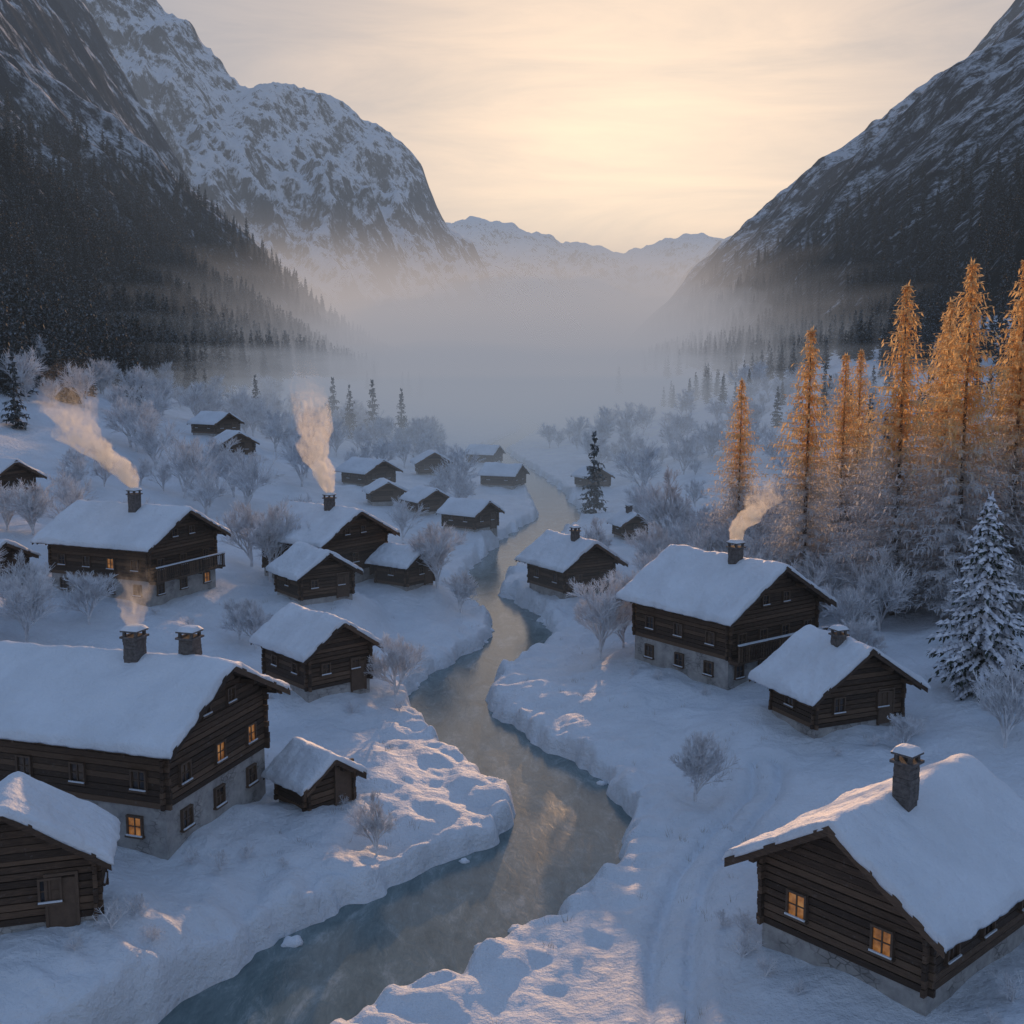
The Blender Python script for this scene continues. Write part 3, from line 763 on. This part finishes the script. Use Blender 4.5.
for i, (c, r) in enumerate([((0, 440, 10), (130, 130, 22)), ((-60, 330, 14), (80, 70, 16)), ((-66, 235, 13), (44, 50, 10)), ((66, 230, 10), (50, 70, 13)), ((20, 700, 30), (160, 160, 50))]):
    blob('fog_bank', c, r, fm, 3+i)
def smoke(name, base, path, r0, r1, dens):
    V = []; F = []; n = 14; m_ = 22
    pts = [Vector(base)+Vector(p) for p in path]
    for j in range(m_+1):
        t = j/m_*(len(pts)-1); k = min(int(t), len(pts)-2); p = pts[k].lerp(pts[k+1], t-k)
        tt = j/m_; r = (r0+(r1-r0)*tt**.9)*(1-max(0, (tt-.85)/.15)**2*.95)
        if j == 0: r *= .3
        for i in range(n):
            a = 6.283*i/n; kk = 1+.6*float(pn(np.array(math.cos(a)+tt*6), np.array(math.sin(a)+tt*3), 7))
            V.append((p.x+math.cos(a)*r*kk, p.y+math.sin(a)*r*kk, p.z))
    for j in range(m_):
        for i in range(n): i2 = (i+1) % n; F.append((j*n+i, j*n+i2, (j+1)*n+i2, (j+1)*n+i))
    F.append(tuple(range(n-1, -1, -1))); F.append(tuple(m_*n+i for i in range(n)))
    m = bpy.data.materials.new('smoke'); m.use_nodes = True; nt = m.node_tree; nt.nodes.clear()
    o = N(nt, 'ShaderNodeOutputMaterial'); v = N(nt, 'ShaderNodeVolumeScatter'); v.inputs['Anisotropy'].default_value = .45
    v.inputs['Color'].default_value = (.97, .95, .92, 1)
    co = N(nt, 'ShaderNodeTexCoord').outputs['Object']
    nn = noise(nt, mapping(nt, co, (1, 1, .6)), 1.5, 5, .7, 1.4)
    sp = N(nt, 'ShaderNodeSeparateXYZ'); nt.links.new(co, sp.inputs[0])
    z0, z1 = pts[0].z, pts[-1].z
    fade = math_(nt, 'MULTIPLY_ADD', sp.outputs[2], -1/(z1-z0), z1/(z1-z0), clamp=True)
    # the plume thins and breaks into wisps as it rises
    thr = math_(nt, 'MULTIPLY_ADD', math_(nt, 'SUBTRACT', 1.0, fade), -.17, .04)
    fade = math_(nt, 'POWER', fade, 2.2)
    den = math_(nt, 'MULTIPLY', math_(nt, 'MULTIPLY', ramp(nt, math_(nt, 'ADD', nn, thr), [(.41, 0), (.70, 1)]), fade), dens)
    nt.links.new(den, v.inputs['Density'])
    e = N(nt, 'ShaderNodeEmission'); e.inputs['Color'].default_value = (.46, .42, .40, 1); nt.links.new(math_(nt, 'MULTIPLY', den, .2), e.inputs['Strength'])  # faint emission stands in for light scattered inside the plume
    ad = N(nt, 'ShaderNodeAddShader'); nt.links.new(v.outputs[0], ad.inputs[0]); nt.links.new(e.outputs[0], ad.inputs[1]); nt.links.new(ad.outputs[0], o.inputs['Volume'])
    return obj_from(name, V, F, m, None, True)
ct = lambda i, k=0: HOUSES[i]['chtop'][k]
smoke('chimney_smoke', ct(5), [(0, 0, -.1), (-.6, 0, 1.2), (-2.3, 0, 2.8), (-4.2, 0, 4.3), (-5.2, 0, 6.6), (-4.4, 0, 11.5)], .38, 2.5, 4.2)
smoke('chimney_smoke', ct(6), [(0, 0, -.1), (-.4, 0, 1.6), (-1.2, 0, 3.6), (-1.3, 0, 5.8), (-2.1, 0, 13)], .45, 1.9, 4.2)
smoke('chimney_smoke', ct(2), [(0, 0, -.1), (.1, 0, .8), (.9, 0, 1.6), (1.7, 0, 2.7), (1.6, 0, 5.6)], .36, 1.2, 6)
smoke('chimney_smoke', ct(0), [(0, 0, -.1), (.0, 0, .8), (.2, 0, 1.6), (0, 0, 3.8)], .3, .95, 2.4)

# ------------------------------------------------------------------ sky and sun
SA, SE = math.atan(.10), math.atan(.165)
S = Vector((math.sin(SA)*math.cos(SE), math.cos(SA)*math.cos(SE), math.sin(SE)))
w = bpy.data.worlds.new('World'); scene.world = w; w.use_nodes = True; nt = w.node_tree; nt.nodes.clear()
out = N(nt, 'ShaderNodeOutputWorld')
sky = N(nt, 'ShaderNodeTexSky', sky_type='NISHITA'); sky.sun_disc = False; sky.sun_elevation = SE; sky.sun_rotation = SA
sky.air_density = 1.2; sky.dust_density = 1.0; sky.ozone_density = 3
bg1 = N(nt, 'ShaderNodeBackground'); nt.links.new(sky.outputs[0], bg1.inputs[0]); bg1.inputs[1].default_value = .014
tc = N(nt, 'ShaderNodeTexCoord'); dirv = tc.outputs['Generated']
sp = N(nt, 'ShaderNodeSeparateXYZ'); nt.links.new(dirv, sp.inputs[0])
c = ramp(nt, sp.outputs[2], [(0, (.38, .43, .52)), (.14, (.38, .42, .50)), (.34, (.35, .40, .49)), (.6, (.25, .36, .57)), (1, (.20, .33, .60))])
dt = N(nt, 'ShaderNodeVectorMath', operation='DOT_PRODUCT'); nt.links.new(dirv, dt.inputs[0]); dt.inputs[1].default_value = S
dp = math_(nt, 'MAXIMUM', dt.outputs['Value'], 0)
c = mixc(nt, math_(nt, 'POWER', dp, 7), c, (.68, .56, .50))
mxg = mixc(nt, math_(nt, 'POWER', dp, 34), c, (1.50, 1.09, .73))
cl = noise(nt, mapping(nt, dirv, (1.6, 1.6, 12), (0, .14, 0)), 1.8, 7, .62, .6)
cm = N(nt, 'ShaderNodeMix', data_type='RGBA', blend_type='MULTIPLY'); cm.inputs[0].default_value = 1
nt.links.new(mxg, cm.inputs[6]); nt.links.new(ramp(nt, cl, [(.34, (.80, .83, .89)), (.66, (1.14, 1.10, 1.05))]), cm.inputs[7])
bg2 = N(nt, 'ShaderNodeBackground'); nt.links.new(cm.outputs[2], bg2.inputs[0]); bg2.inputs[1].default_value = .86
ad = N(nt, 'ShaderNodeAddShader'); nt.links.new(bg1.outputs[0], ad.inputs[0]); nt.links.new(bg2.outputs[0], ad.inputs[1])
nt.links.new(ad.outputs[0], out.inputs[0])
ld = bpy.data.lights.new('sun', 'SUN'); ld.energy = 4.4; ld.angle = math.radians(.6); ld.color = (1, .57, .28)
lo = bpy.data.objects.new('sun', ld); COL.objects.link(lo); lo.rotation_euler = S.to_track_quat('Z', 'Y').to_euler(); lo.location = (0, 0, 300)

cd = bpy.data.cameras.new('camera'); cam = bpy.data.objects.new('camera', cd); COL.objects.link(cam)
cam.location = (0, 0, 22); cam.rotation_euler = (math.radians(90-7.36), 0, 0); cd.lens = 38.67; cd.sensor_width = 36; cd.clip_end = 20000; cd.clip_start = .5
scene.camera = cam
scene.view_settings.view_transform = 'Standard'; scene.view_settings.look = 'None'; scene.view_settings.exposure = 0
